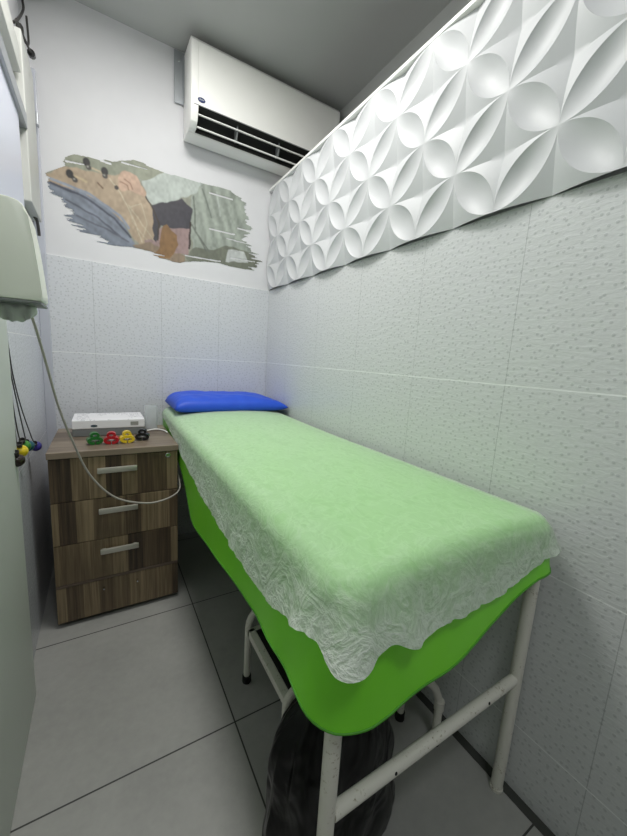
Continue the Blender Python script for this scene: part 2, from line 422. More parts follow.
STROKES = [((78,82,98),.005,[(-1.105,1.865),(-.963,1.836),(-.847,1.769),(-.778,1.702)]),((150,158,172),.006,[(-1.104,1.883),(-.948,1.855),(-.823,1.792),(-.785,1.743)]),
 ((92,96,110),.004,[(-1.048,1.805),(-.922,1.759),(-.818,1.685)]),((104,108,122),.004,[(-1.009,1.746),(-.894,1.717),(-.787,1.675)]),
 ((214,202,176),.0022,[(-.865,1.952),(-.821,1.898),(-.791,1.849),(-.752,1.767),(-.729,1.687)]),((206,194,168),.0018,[(-.783,1.851),(-.728,1.781),(-.67,1.708)]),
 ((206,194,168),.0018,[(-.786,1.834),(-.726,1.874),(-.699,1.779),(-.72,1.715)]),((200,188,164),.0018,[(-.775,1.845),(-.768,1.78),(-.704,1.701)]),
 ((206,186,152),.005,[(-1.009,1.922),(-.963,1.908)]),((206,190,160),.004,[(-.944,1.975),(-.894,1.969)]),((66,56,48),.004,[(-.704,1.913),(-.668,1.864),(-.643,1.793),(-.649,1.713)]),
 ((118,124,116),.004,[(-.464,1.978),(-.453,1.801),(-.374,1.706)]),((132,140,132),.004,[(-.417,2.026),(-.367,1.894)]),((190,198,190),.005,[(-.339,2.03),(-.317,1.916)]),
 ((120,126,118),.004,[(-.472,1.833),(-.394,1.711)]),((118,92,70),.004,[(-.917,1.918),(-.896,1.901)]),((60,48,46),.005,[(-.48,1.84),(-.487,1.702)]),
 ((146,108,86),.0025,[(-.80,1.965),(-.775,1.955),(-.765,1.93)]),((146,108,86),.0025,[(-.82,1.95),(-.79,1.94),(-.785,1.922)])]
SLASH = [(-.378,2.019,-.247,2.018),(-.376,1.833,-.232,1.835),(-.698,2.063,-.607,2.055),(-1.04,1.975,-.972,1.982),(-.809,2.041,-.699,2.043),(-.212,1.874,-.102,1.876),(-.274,1.803,-.111,1.798),(-.509,1.664,-.313,1.669),(-.738,1.647,-.619,1.639),(-.9,2.02,-.86,2.018),(-.25,1.70,-.10,1.705)]
def inside(poly, X, Z):
    r = np.zeros(X.shape, bool); n = len(poly)
    for i in range(n):
        x1, z1 = poly[i]; x2, z2 = poly[(i+1) % n]
        if z1 == z2: continue
        c = (z1 > Z) != (z2 > Z)
        r ^= c & (X < (x2-x1)*(Z-z1)/(z2-z1)+x1)
    return r
def seg_d(X, Z, pts):
    d = np.full(X.shape, 9.)
    for (x1, z1), (x2, z2) in zip(pts, pts[1:]):
        l2 = (x2-x1)**2+(z2-z1)**2
        t = np.clip(((X-x1)*(x2-x1)+(Z-z1)*(z2-z1))/l2, 0, 1)
        d = np.minimum(d, np.hypot(X-x1-t*(x2-x1), Z-z1-t*(z2-z1)))
    return d
def vnoise(X, Z, fx, fz, seed):
    rg = np.random.RandomState(seed); G = rg.rand(64, 512)
    a, b = X*fx+100, Z*fz+100
    i, j = np.floor(a).astype(int), np.floor(b).astype(int); p, q = a-i, b-j
    p = p*p*(3-2*p); q = q*q*(3-2*q)
    g = lambda I, J: G[I % 64, J % 512]
    return (g(i,j)*(1-p)+g(i+1,j)*p)*(1-q)+(g(i,j+1)*(1-p)+g(i+1,j+1)*p)*q
step = .0021
gx = np.arange(-1.135, -.035, step); gz = np.arange(1.585, 2.095, step)
X, Z = np.meshgrid(gx, gz, indexing='ij')
n1 = vnoise(X, Z, 7, 130, 1)-.5; n2 = vnoise(X, Z, 12, 320, 2)-.5
ed = .25+.75*np.clip((1.85-Z)/.12, 0, 1)+.3*np.clip((X+.35)/.2, 0, 1)
keep = inside(MURAL['OUT'], X+(n1*.075+n2*.035)*ed, Z+(n1*.012+n2*.006))
for a in SLASH: keep &= seg_d(X, Z, [(a[0],a[1]),(a[2],a[3])]) > .0028*(1+n1*1.6)
img = np.zeros(X.shape+(3,)); img[:] = lin(158,160,146)[:3]
wx = (vnoise(X, Z, 30, 30, 5)-.5)*.012; wz = (vnoise(X, Z, 30, 30, 6)-.5)*.012
for nme, c in FILL: img[inside(MURAL[nme], X+wx, Z+wz)] = lin(*c)[:3]
for c, w, pts in STROKES: img[seg_d(X+wx*.5, Z+wz*.5, pts) < w] = lin(*c)[:3]
for (cx, cz, mx, mz) in ((-1.029,1.924,-1.009,1.903),(-.96,1.995,-.952,1.974),(-.886,1.977,-.885,1.956)):
    img[np.hypot((X-cx)/.8, Z-cz) < .019] = lin(38,36,36)[:3]
    img[seg_d(X, Z, [(cx,cz),(mx,mz)]) < .009] = lin(44,42,42)[:3]
    img[np.hypot(X-mx, Z-mz) < .0115] = lin(74,70,66)[:3]; img[np.hypot(X-mx+.003, Z-mz-.003) < .004] = lin(170,168,160)[:3]
img[np.hypot(X+.837, Z-1.918) < .010] = lin(70,62,58)[:3]
for _ in range(2):
    img = (img+np.roll(img,1,0)+np.roll(img,-1,0)+np.roll(img,1,1)+np.roll(img,-1,1))/5
coat_ = np.clip((X+.47)/.05, 0, 1)*(Z > 1.74)
img *= (1+coat_*.16*np.sin(X*95+Z*30+6*vnoise(X, Z, 9, 6, 12)))[..., None]
blue_ = inside(MURAL['blue'], X, Z)
img *= (1+blue_*.10*np.sin((X*.55+Z)*150+5*vnoise(X, Z, 8, 8, 13)))[..., None]
img *= .80*(.86+.28*vnoise(X, Z, 90, 60, 8))[..., None]*(.9+.2*vnoise(X, Z, 14, 22, 9))[..., None]
nx, nz = X.shape
kc = keep[:-1,:-1]&keep[1:,:-1]&keep[:-1,1:]&keep[1:,1:]
ii, jj = np.nonzero(kc)
idx = lambda i, j: i*nz+j
faces = np.stack([idx(ii,jj), idx(ii+1,jj), idx(ii+1,jj+1), idx(ii,jj+1)], 1)
used, inv = np.unique(faces, return_inverse=True); faces = inv.reshape(faces.shape)
co = np.stack([X.ravel(), np.full(X.size, .0042), Z.ravel()], 1)[used]
me = bpy.data.meshes.new('wall_mural'); me.from_pydata(co.tolist(), [], faces.tolist())
ca = me.color_attributes.new('print', 'FLOAT_COLOR', 'POINT')
ca.data.foreach_set('color', np.concatenate([img.reshape(-1,3)[used], np.ones((len(used),1))], 1).ravel())
k = NT('printed vinyl', rough=.55); at = k.node('ShaderNodeVertexColor'); at.layer_name = 'print'; k.base(at.outputs[0]); me.materials.append(k.m)
o = bpy.data.objects.new('wall_mural', me); COL.objects.link(o)
tag(o, 'ragged brushstroke wall decal picturing electrodes on a bare chest, on the white back wall', 'wall decal')

# ------------------------------------------------------------------ left wall items
o = tag(obj('partition_panel', B((XL+.001, YF+.02, .001), (-1.148, -.885, 2.05), .003), M['panel']), 'plain pale greenish panel standing flat along the left wall at the picture edge', 'panel')
wb = thing('wall_board', 'pale lavender board with a grey aluminium top rail on the left wall', 'board', (XL, -.65, 1.3))
o = obj('board', B((XL+.001, -.884, 1.32), (-1.150, -.43, 1.915), .002), M['board'], wb); o.location = -wb.location
o = obj('top_rail', B((XL+.001, -.884, 1.915), (-1.138, -.33, 1.965), .002), M['alu'], wb); o.location = -wb.location
o = tag(obj('cable_duct', B((XL+.001, -.33, 1.665), (-1.139, -.06, 2.24), .004), M['trunk']), 'wide white vertical duct on the left wall near the corner', 'duct')
o = tag(obj('trunking', B((XL-.005, -1.6, 2.085), (-1.145, -.345, 2.175), .004), M['trunk']), 'white horizontal trunking high on the left wall', 'trunking')
o = tag(obj('cable', T_([(-1.168,.0,2.64),(-1.165,-.01,2.55),(-1.160,-.03,2.50),(-1.160,-.10,2.43),(-1.160,-.22,2.33),(-1.160,-.32,2.255)], .0045, 8, 6), M['wire_dark']), 'dark cable sagging from the ceiling corner to the left wall trunking', 'cable', None)
o = tag(obj('cable', T_([(-1.150,-.335,2.255),(-1.148,-.27,2.262),(-1.145,-.21,2.275),(-1.142,-.11,2.33),(-1.15,-.05,2.46)], .004, 8, 6), M['wire_dark']), 'dark cable looping above the white duct', 'cable')
pc = thing('plug_cord', 'short black cord ending in a plug beside the white duct top', 'cord', (-1.14,-.2,2.27))
o = obj('cord', T_([(-1.150,-.33,2.262),(-1.142,-.26,2.262),(-1.135,-.21,2.262),(-1.130,-.16,2.268)], .0042, 8, 6), M['wire_dark'], pc); o.location = -pc.location
o = obj('plug', T_([(-1.130,-.168,2.267),(-1.130,-.14,2.274)], .013, 10), M['black_plastic'], pc); o.location = -pc.location
bm = bmesh.new(); lathe(bm, [(0,0),(.02,0),(.02,.016),(.012,.022),(0,.022)], (XL-.006,-.08,2.385), (1,0,0), 16)
tag(obj('cable_outlet', bm, M['wire_dark'], smooth=40), 'small round dark fitting on the left wall near the corner', 'fitting')
bm = bmesh.new(); lathe(bm, [(0,-.012),(.035,-.012),(.042,0),(.035,.012),(0,.012)], (-1.12,.0-.045,2.60), (1,0,0), 20)
tag(obj('cable_gland', bm, M['black_plastic'], smooth=40), 'black round fitting under the ceiling in the left corner', 'fitting')
o = tag(obj('clip', B((-1.139,-.065,2.06), (-1.13,-.035,2.11), .002), M['alu']), 'tiny metal clip on the edge of the white duct', 'clip')
bm = T_([(-1.158,-.13,1.668),(-1.15,-.12,1.655),(-1.148,-.1,1.62),(-1.148,-.095,1.60)], .006, 8, 4)
tag(obj('wire_stub', bm, M['wire_dark']), 'short dark wire poking out below the white duct', 'wire')

# paper towel dispenser
pd = thing('towel_dispenser', 'cream plastic paper towel dispenser at the left picture edge', 'dispenser', (-1.148, -1.09, 1.213))
XD = -1.1475
bm = prism(bmesh.new(), [(XD,1.2185),(-1.034,1.2185),(-1.0335,1.235),(-1.037,1.28),(-1.043,1.34),(-1.049,1.385),(-1.054,1.402),(-1.063,1.411),(-1.078,1.4145),(XD,1.4165)], 'y', -1.20, -1.10, .006)
o = obj('cover', bm, M['cream_plastic'], pd, smooth=40); o.location = -pd.location
o = obj('base_plate', B((XD,-1.197,1.2125),(-1.036,-1.085,1.2185), .002), M['grey_plastic'], pd); o.location = -pd.location
bm = bmesh.new(); prev = None
for i in range(25):
    t = i/24; x = -1.128+t*.076
    row = [bm.verts.new((x, -1.145+.002*math.sin(i*1.1)+.010*s*math.sin(i*.8+1), 1.2125-s*(.016+.022*math.sin(t*PI)**.6+.0012*math.sin(i*1.3)))) for s in (0,.33,.66,1)]
    if prev:
        for k in range(3): bm.faces.new((prev[k], row[k], row[k+1], prev[k+1]))
    prev = row
o = tag(obj('paper_towel', bm, M['paper'], smooth=True), 'crumpled white paper towel hanging out of the dispenser', 'paper towel')
sm = o.modifiers.new('t', 'SOLIDIFY'); sm.thickness = .001

# hanging electrode bulbs
def bulb(label, c, rgb, wire, tilt):
    t = thing('suction_electrode', label, 'electrode', c, 0, 'suction electrodes hanging on the left wall')
    ax = Vector(tilt).normalized()
    q = Vector((0,0,1)).rotation_difference(ax)
    def prof(p):
        bm = bmesh.new(); lathe(bm, p, (0,0,0), tuple(ax), 18); return bm
    m = plain('electrode colour %s' % str(rgb), rgb, .3)
    r = .0185
    obj('bulb', prof([(0,-r)]+[(r*math.sin(a), -r*math.cos(a)) for a in [PI*i/12 for i in range(1,10)]]+[(.007,.016),(.007,.02),(0,.02)]), m, t, smooth=50)
    obj('cup', prof([(0,.018),(.0065,.018),(.007,.026),(.0085,.033),(.0075,.033),(.004,.026),(0,.026)]), M['wire_dark'], t, smooth=40)
    w = T_([tuple(Vector(p)-Vector(c)) for p in wire], .0018, 7, 6)
    obj('lead', w, M['wire_dark'], t, smooth=True)
    return t
XW = -1.150
def lead(*p): return [(XW, y, z) for y, z in p]
bulb('purple suction electrode, rightmost and lowest of the bulbs hanging on the left wall', (XW,-.545,.751), (52,42,130), lead((-.575,.768),(-.646,.822),(-.774,.939),(-.85,1.04),(-.88,1.12),(-.92,1.235)), (0,-.78,.55))
bulb('teal suction electrode between the purple and green bulbs on the left wall', (XW,-.700,.790), (28,88,100), lead((-.725,.81),(-.76,.86),(-.85,1.0),(-.905,1.11),(-.935,1.235)), (0,-.72,.62))
bulb('green suction electrode beside the yellow bulb on the left wall', (XW+.004,-.795,.812), (60,130,44), lead((-.82,.835),(-.85,.88),(-.885,.97),(-.925,1.10),(-.95,1.235)), (0,-.6,.75))
bulb('yellow suction electrode hanging on the left wall by the pale panel edge', (XW+.006,-.858,.812), (226,200,40), lead((-.875,.84),(-.89,.93),(-.93,1.08),(-.96,1.235)), (0,-.5,.8))
bulb('dark brown suction electrode half hidden by the pale panel edge', (XW+.004,-.905,.797), (44,32,26), lead((-.913,.84),(-.925,.92),(-.95,1.08),(-.97,1.235)), (0,-.4,.85))
# long cable drooping in front of the nightstand
bm = T_([(-1.095,-.985,1.236),(-1.083,-.95,1.191),(-1.07,-.88,1.084),(-1.053,-.80,.941),(-1.025,-.74,.811),(-.979,-.69,.664),(-.901,-.662,.555),(-.794,-.645,.506),(-.715,-.640,.508),(-.662,-.638,.536),(-.650,-.60,.57),(-.6505,-.5,.6)], .0036, 10, 8)
tag(obj('long_cable', bm, M['wire_grey'], smooth=True), 'long pale grey cable drooping from the dispenser across the nightstand drawers', 'cable')

# ------------------------------------------------------------------ nightstand
NX0, NX1, NYF, NYB = -1.113, -.6575, -.595, -.135
ns = thing('nightstand', 'dark striped wooden drawer cabinet in the left back corner', 'cabinet', ((NX0+NX1)/2, (NYF+NYB)/2, 0))
def np_(name, bm, m, parent=ns, **kw):
    o = obj(name, bm, m, parent, **kw)
    o.location = -ns.location if parent is ns else (0,0,0)
    return o
bm = bmesh.new()
box(bm, (NX0+.002, NYF+.019, .02), (NX0+.02, NYB, .709)); box(bm, (NX1-.02, NYF+.019, .02), (NX1-.002, NYB, .709))
box(bm, (NX0+.02, NYB-.012, .02), (NX1-.02, NYB, .709)); box(bm, (NX0+.02, NYF+.03, .02), (NX1-.02, NYB-.012, .038))
np_('carcass', bm, M['wood'])
np_('top', B((NX0-.004, NYF-.008, .709), (NX1+.003, NYB, .734), .002), M['woodtop'])
for k, (a, b) in enumerate(((.534,.706),(.358,.531),(.187,.355))):
    dr = np_('drawer', B((NX0, NYF, a), (NX1, NYF+.018, b), .0015), M['wood'])
    zc = (.652,.4825,.308)[k]
    bm = bmesh.new(); box(bm, (-.958, NYF-.022, zc-.011), (-.818, NYF-.012, zc+.011), .0025)
    for x in (-.945, -.831): box(bm, (x-.006, NYF-.014, zc-.006), (x+.006, NYF+.001, zc+.006))
    h = np_('handle', bm, M['steel'], dr, smooth=30); h['label'] = 'brushed metal bar handle'
dr = np_('drawer', B((NX0, NYF, .022), (NX1, NYF+.018, .174), .0015), M['wood'])
dr['label'] = 'bottom drawer with two small bolts'
np_('edge_strip', B((NX0, NYF-.001, .1755), (NX1, NYF+.018, .1855), .001), M['woodtop'])
for x in (-.951, -.826):
    bm = bmesh.new(); lathe(bm, [(0,0),(.0045,0),(.0045,.012),(.003,.018),(0,.018)], (x, NYF, .138), (0,-1,.1), 12)
    np_('bolt', bm, M['chrome'], dr, smooth=40)
bm = bmesh.new(); lathe(bm, [(0,0),(.0105,0),(.0105,.004),(.008,.006),(.0075,.0035),(0,.0035)], (-.697, NYF, .690), (0,-1,0), 20)
np_('lock', bm, M['chrome'], smooth=40)
for x in (NX0+.04, NX1-.04):
    for y in (NYF+.05, NYB-.04):
        bm = bmesh.new(); lathe(bm, [(0,0),(.016,0),(.018,.004),(.018,.0205),(0,.0205)], (x,y,0), (0,0,1), 14)
        np_('foot', bm, M['black_plastic'], smooth=40)

# things on the nightstand
ZN = .7345
eb = thing('device_box', 'flat white box on a grey base lying on the nightstand', 'box', (-.905,-.24,ZN))
def ep(name, bm, m, parent=eb, **kw):
    o = obj(name, bm, m, parent, **kw); o.location = -eb.location if parent is eb else (0,0,0); return o
ep('base', B((-1.048,-.345,ZN), (-.763,-.145,ZN+.034), .003), M['grey_plastic'])
k = NT('printed white card', rough=.6); x, y, z = k.sep(k.world()); nrm = k.node('ShaderNodeNewGeometry').outputs['Normal']
up = k.math('GREATER_THAN', k.sep(nrm)[2], .5)
ln = k.math('LESS_THAN', k.math('PINGPONG', k.math('ADD', y, 5), .006), .0022)
wd = k.math('GREATER_THAN', k.noise(k.comb(k.math('MULTIPLY', x, 60.), k.math('MULTIPLY', k.math('FLOOR', k.math('DIVIDE', y, .012)), 7.), 0.), 1., 2), .5)
blk = k.math('GREATER_THAN', k.noise(k.comb(k.math('MULTIPLY', x, 16.), k.math('MULTIPLY', y, 5.), 2.), 1., 1), .47)
pr_ = k.math('MULTIPLY', k.math('MULTIPLY', ln, wd), k.math('MULTIPLY', blk, up))
k.base(k.mix(k.math('MULTIPLY', pr_, .75), lin(236,236,238), lin(120,124,134)))
lid = ep('lid', B((-1.050,-.347,ZN+.034), (-.762,-.143,ZN+.073), .003), k.m)
bm = bmesh.new(); lathe(bm, [(0,0),(.011,0),(.011,.0008),(0,.0008)], (0,0,0), (0,-1,0), 20)
for v in bm.verts: v.co = Vector((v.co.x*1.2-.967, v.co.y-.347, v.co.z*.5+ZN+.047))
ep('emblem', bm, plain('dark teal print', (64,78,88), .5), lid)
ep('sticker', B((-.822,-.3478,ZN+.045), (-.789,-.3468,ZN+.062)), plain('grey sticker print', (170,172,166), .6, nz=.5, nscale=260), lid)

def clamp(label, x, y, rgb, rz):
    t = thing('limb_clamp', label, 'clamp', (x,y,ZN), rz, 'coloured limb clamps on the nightstand')
    m = plain('clamp plastic %s' % str(rgb), rgb, .3)
    rect = [(1,1),(-1,1),(-1,-1),(1,-1)]
    def ring(cx, cz, rx, rz_, a0, a1, th, d, n=26):
        bm = bmesh.new(); R = []
        for i in range(n+1):
            a = a0+(a1-a0)*i/n
            c, s = math.cos(a), math.sin(a)
            R.append([bm.verts.new((cx+(rx+e)*c, yy, cz+(rz_+e)*s)) for e, yy in ((th,-d),(th,d),(-th,d),(-th,-d))])
        for p, q in zip(R, R[1:]):
            for k in range(4): bm.faces.new((p[k], p[(k+1)%4], q[(k+1)%4], q[k]))
        if a1-a0 < 2*PI-.01: bm.faces.new(R[0]); bm.faces.new(R[-1][::-1])
        else: bmesh.ops.remove_doubles(bm, verts=bm.verts, dist=1e-5)
        return bm
    obj('jaw', ring(0, .0165, .0225, .0105, -PI*.47, PI*.5, .0058, .018), m, t, smooth=35)
    obj('jaw', ring(0, .0165, .0225, .0105, PI*.5, PI*1.47, .0058, .018), m, t, smooth=35)
    obj('grip', ring(0, .0375, .0125, .0085, -PI*.42, PI*1.42, .0046, .013), m, t, smooth=35)
    e = bmesh.new(); box(e, (-.009,-.011,.0125), (.009,.011,.0155), .001)
    obj('electrode_plate', e, M['chrome'], t)
    s = bmesh.new(); tube(s, [(.0,-.010,.0285),(0,.010,.0285)], .0035, 10)
    obj('spring', s, M['wire_dark'], t)
    return t
clamp('green limb clamp, first of the four on the nightstand', -.964, -.497, (36,110,44), .15)
clamp('red limb clamp between the green and yellow ones', -.904, -.505, (178,26,36), -.05)
clamp('yellow limb clamp between the red and black ones', -.846, -.500, (226,196,44), .05)
clamp('black limb clamp on the nightstand beside the yellow one', -.783, -.470, (20,20,24), -.2)
# clear pouch and a curl of white cord behind the box
bm = bmesh.new()
sec = []
for i in range(20):
    a = 2*PI*i/20; sec.append((.030*abs(math.cos(a))**.5*(1 if math.cos(a) > 0 else -1), .016*abs(math.sin(a))**.5*(1 if math.sin(a) > 0 else -1)))
rr = []
for z, s in ((0,.94),(.004,1),(.06,1.0),(.118,1.03),(.122,1.05),(.122,1.0),(.118,.98),(.006,.94)):
    rr.append([bm.verts.new((-.7225+p*s, -.235+q*s, ZN+z)) for p, q in sec])
for a, b in zip(rr, rr[1:]):
    for i in range(20): bm.faces.new((a[i], a[(i+1)%20], b[(i+1)%20], b[i]))
bm.faces.new(rr[0][::-1]); bm.faces.new(rr[-1])
tag(obj('clear_holder', bm, M['clear'], smooth=40), 'clear plastic holder on the nightstand between the box and the bed', 'holder')
bm = T_([(-.755,-.30,ZN+.004),(-.735,-.285,ZN+.004),(-.71,-.275,ZN+.005),(-.685,-.285,ZN+.004),(-.670,-.32,ZN+.004),(-.664,-.36,ZN+.004)], .0035, 8, 6)
tag(obj('white_cord', bm, M['white_plastic'], smooth=True), 'short white cord curled on the nightstand near the bed', 'cord')

# ------------------------------------------------------------------ bed
BX0, BX1, BY0, BY1 = -.645, -.028, -1.815, -.03
bed = thing('examination_bed', 'white tubular steel examination bed along the right wall', 'bed', ((BX0+BX1)/2, (BY0+BY1)/2, 0))
def bp(name, bm, m, parent=bed, **kw):
    o = obj(name, bm, m, parent, **kw); o.location = -bed.location if parent is bed else (0,0,0); return o
LX = (-.622, -.036); LY = (-1.781, -.10)
for x in LX:
    for y in LY:
        l = bp('leg', T_([(x,y,.004),(x,y,.70)], .0150, 18), M['enamel'], smooth=40)
        f = bmesh.new(); lathe(f, [(0,0),(.0157,0),(.0165,.002),(.0165,.010),(0,.010)], (x,y,0), (0,0,1), 16)
        bp('foot_cap', f, M['enamel'], l, smooth=40)
for y in LY: bp('crossbar', T_([(LX[0]+.012,y,.352),(LX[1]-.012,y,.352)], .0130, 16), M['enamel'], smooth=40)
bm = bmesh.new()
for x in LX: tube(bm, [(x,LY[0],.69),(x,LY[1],.69)], .016, 12)
for y in LY+(-.95,): tube(bm, [(LX[0],y,.69),(LX[1],y,.69)], .0155, 12)
bp('top_frame', bm, M['enamel'], smooth=40)
for x, y in ((-.17,-1.794),(-.47,-1.794)):
    f = bmesh.new(); lathe(f, [(0,0),(.0035,0),(.003,.0012),(0,.0012)], (x,y+.001,.356), (0,-1,.2), 10)
    bp('bolt_hole', f, M['dark'])
bp('mattress', B((BX0+.012, BY0+.014, .708), (BX1-.008, BY1-.004, .792), .025, 4), M['pad'], smooth=40)

L1, W1 = BY1-BY0, BX1-BX0
PER = 2*(L1+W1)
def edge(s, r):
    """point and outward normal on the rounded rectangle, s from the head's left corner towards the foot"""
    s %= PER
    corners = [(0, (BX0,BY1), (0,-1), (-1,0), L1), (L1, (BX0,BY0), (1,0), (0,-1), W1), (L1+W1, (BX1,BY0), (0,1), (1,0), L1), (2*L1+W1, (BX1,BY1), (-1,0), (0,1), W1)]
    for i, (s0, p, d, n, ln) in enumerate(corners):
        if s < s0+ln or i == 3:
            a = s-s0
            x, y = p[0]+d[0]*a, p[1]+d[1]*a
            nx, ny = n
            if a < r:                    # leaving a corner: blend from the previous side's normal
                pn = corners[i-1][3]; th = PI/4+PI/4*a/r
                c = (p[0]-n[0]*r-pn[0]*r, p[1]-n[1]*r-pn[1]*r)
                nx, ny = pn[0]*math.cos(th)+n[0]*math.sin(th), pn[1]*math.cos(th)+n[1]*math.sin(th)
                x, y = c[0]+nx*r, c[1]+ny*r
            elif a > ln-r:
                nn = corners[(i+1) % 4][3]; th = PI/4*(a-(ln-r))/r
                c = (p[0]+d[0]*ln-n[0]*r-nn[0]*r, p[1]+d[1]*ln-n[1]*r-nn[1]*r)
                nx, ny = n[0]*math.cos(th)+nn[0]*math.sin(th), n[1]*math.cos(th)+nn[1]*math.sin(th)
                x, y = c[0]+nx*r, c[1]+ny*r
            return x, y, nx, ny
def top_z(x, y):
    u = max(-1, min(1, (x-(BX0+BX1)/2)/(W1/2))); hd = max(0, min(1, (y+1.0)/.9))
    return .797+.026*(1-abs(u)**2.6)+.012*hd*hd*(3-2*hd)
LAY = .58
C0, C1, C2, C3 = L1, L1+W1, 2*L1+W1, PER
def drape(name, hem, flare, ripple, lift, R, NS, NT_, NSK, wr, seed, crn=.06):
    """closed cloth: a top disc from the bed's spine outwards, a rolled shoulder, and a skirt down to hem(s)"""
    sm_ = [-.045,-.03,-.015,0,.015,.03,.045] if name == 'bed_cover' else [-.014,-.007,0,.007,.014]
    bm = bmesh.new(); rows = []
    lay = bm.verts.layers.float.new('layers'); gat = bm.verts.layers.float.new('gather')
    hs = [h[0] for h in hem]; hv = [h[1] for h in hem]; fs = [h[0] for h in flare]; fv = [h[1] for h in flare]
    for i in range(NS):
        s = PER*i/NS
        x, y, nx, ny = edge(s, crn)
        drop = float(np.mean([np.interp(s+e, hs, hv) for e in sm_])); fl = float(np.interp(s, fs, fv))
        col = []
        ix, iy = x-nx*R, y-ny*R
        sx = (BX0+BX1)/2; sy = min(max(iy, BY0+W1/2), BY1-W1/2)
        for j in range(NT_):
            t = (j+.5)/NT_ if j else 0.02
            px, py = sx+(ix-sx)*t, sy+(iy-sy)*t
            w = noise.noise(Vector((px*16+seed, py*9, 1.3)))*.6+noise.noise(Vector((px*42+seed, py*30, 4.)))*.4
            v = bm.verts.new((px, py, top_z(px,py)+lift+w*wr)); v[lay] = LAY+.03*t**6+.11*(py+1.3); v[gat] = .15*t**4; col.append(v)  # opacity climbs towards the head to paint in the grazing-angle paleness
        zt = top_z(ix, iy)+lift
        arc = R*PI/2; tot = max(arc+.005, arc+drop-R)
        for j in range(1, NSK+1):
            d = tot*j/NSK
            if d <= arc:
                a = d/R; o, h = R*math.sin(a), R*(1-math.cos(a))
            else: o, h = R, R+(d-arc)
            q = max(0., (d-arc*.6)/(tot-arc*.6)) if tot > arc*.6 else 0
            rp, ly = ripple(s, q, seed, y)
            o += fl*q**1.15+rp
            w = (noise.noise(Vector((s*22+seed, d*30, 2.)))*.6+noise.noise(Vector((s*60, d*70, 7.+seed)))*.4)*wr
            v = bm.verts.new((ix+nx*(o+w), iy+ny*(o+w), zt-h+(w*.6 if d < arc else 0))); v[lay] = ly; v[gat] = min(1., .15+max(0., q)*1.1); col.append(v)
        rows.append(col)
    n = len(rows[0])
    for i in range(NS):
        a, b = rows[i], rows[(i+1) % NS]
        for j in range(n-1): bm.faces.new((a[j], b[j], b[j+1], a[j+1]))
    bmesh.ops.contextual_create(bm, geom=[e for e in bm.edges if e.is_boundary and (e.verts[0].co.z > .78 and min(rows[i][0] in e.verts for i in [0]) is not None and abs(e.verts[0].co.x-(BX0+BX1)/2) < .03)])
    return bm
# green cover
hemG = [(0,.12),(.45,.14),(.60,.19),(.70,.235),(.84,.30),(.95,.298),(1.1,.275),(1.3,.241),(1.5,.224),(1.62,.214),(1.70,.214),(C0-.04,.236),(C0+.04,.240),(C0+.10,.222),(C0+.16,.216),(C0+.22,.213),(C0+.31,.185),(C0+.44,.140),(C0+.55,.115),(C1-.02,.105),(C1+.05,.10),(C1+.3,.09),(C2,.09),(PER,.12)]
flG = [(0,0),(.5,.0),(.7,.004),(.9,.012),(1.5,.018),(1.72,.022),(C0,.028),(C0+.1,.024),(C0+.3,.024),(C1-.06,.016),(C1,.006),(C1+.06,.0),(PER,0)]
def ripG(s, q, sd, y):
    a = math.exp(-((s-C0)/.22)**2)
    r = q*(.006*math.sin(s*16+.6)*(0.3+a)+.004*math.sin(s*41)*a)
    if s > C1-.1: r = q*.003*math.sin(s*60)
    if s > C1+.05 or s < .4: r = 0
    return r, 1.
bm = drape('bed_cover', hemG, flG, ripG, 0.0, .034, 420, 26, 26, .0008, 3.)
o = tag(obj('bed_cover', bm, M['green'], smooth=True), 'bright green vinyl cover with a long skirt hanging over the bed', 'bed cover')
n_ = 26+26
P = [o.data.vertices[i*n_+n_-1].co.copy() for i in range(420)]
obj('hem_piping', tube(bmesh.new(), P, .0022, 8, closed=True), plain('dark green seam', (74,150,34), .5), o, smooth=True)
# thin white sheet
hemS = [(0,.045),(.2,.055),(.45,.085),(.8,.122),(1.1,.144),(1.3,.150),(1.5,.153),(1.58,.148),(1.63,.128),(1.70,.102),(1.74,.092),(C0-.025,.106),(C0+.01,.110),(C0+.04,.106),(C0+.065,.084),(C0+.10,.108),(C0+.15,.110),(C0+.21,.112),(C0+.3,.118),(C0+.35,.116),(C0+.39,.108),(C0+.46,.092),(C1-.07,.076),(C1-.04,.066),(C1,.084),(C1+.03,.086),(C1+.08,.07),(C1+.3,.06),(C2,.05),(PER,.045)]
flS = [(0,.004),(.5,.010),(1.0,.018),(1.5,.024),(1.7,.030),(C0,.046),(C0+.06,.036),(C0+.3,.030),(C1-.1,.024),(C1-.01,.026),(C1+.04,.012),(C1+.1,.004),(PER,.004)]
def ripS(s, q, sd, y):
    if s > C1+.12: return 0., LAY+.11*(y+1.3)
    n1 = noise.noise(Vector((s*11., q*.6, 3.))); n2 = noise.noise(Vector((s*34., q*1.1, 9.))); n3 = noise.noise(Vector((s*85., q*2., 5.)))
    a = .35+.65*min(1., max(0., (s-.5)/.9))
    r = q*(n1*.008+n2*.006+n3*.0028)*a
    c = math.exp(-((s-C0)/.085)**2)
    r += c*q*(.016*math.sin((s-C0)*62+.9))
    r *= min(1., s/.3)
    ly = LAY+.03+.11*(y+1.3)*(1-q)+.22*max(0., q)**.9+c*.06*q
    return r, ly
bm = drape('disposable_sheet', hemS, flS, ripS, .0055, .036, 900, 60, 34, .0013, 11.)
o = tag(obj('disposable_sheet', bm, M['sheet'], smooth=True), 'thin see-through crinkled white disposable sheet over the green bed cover', 'sheet')

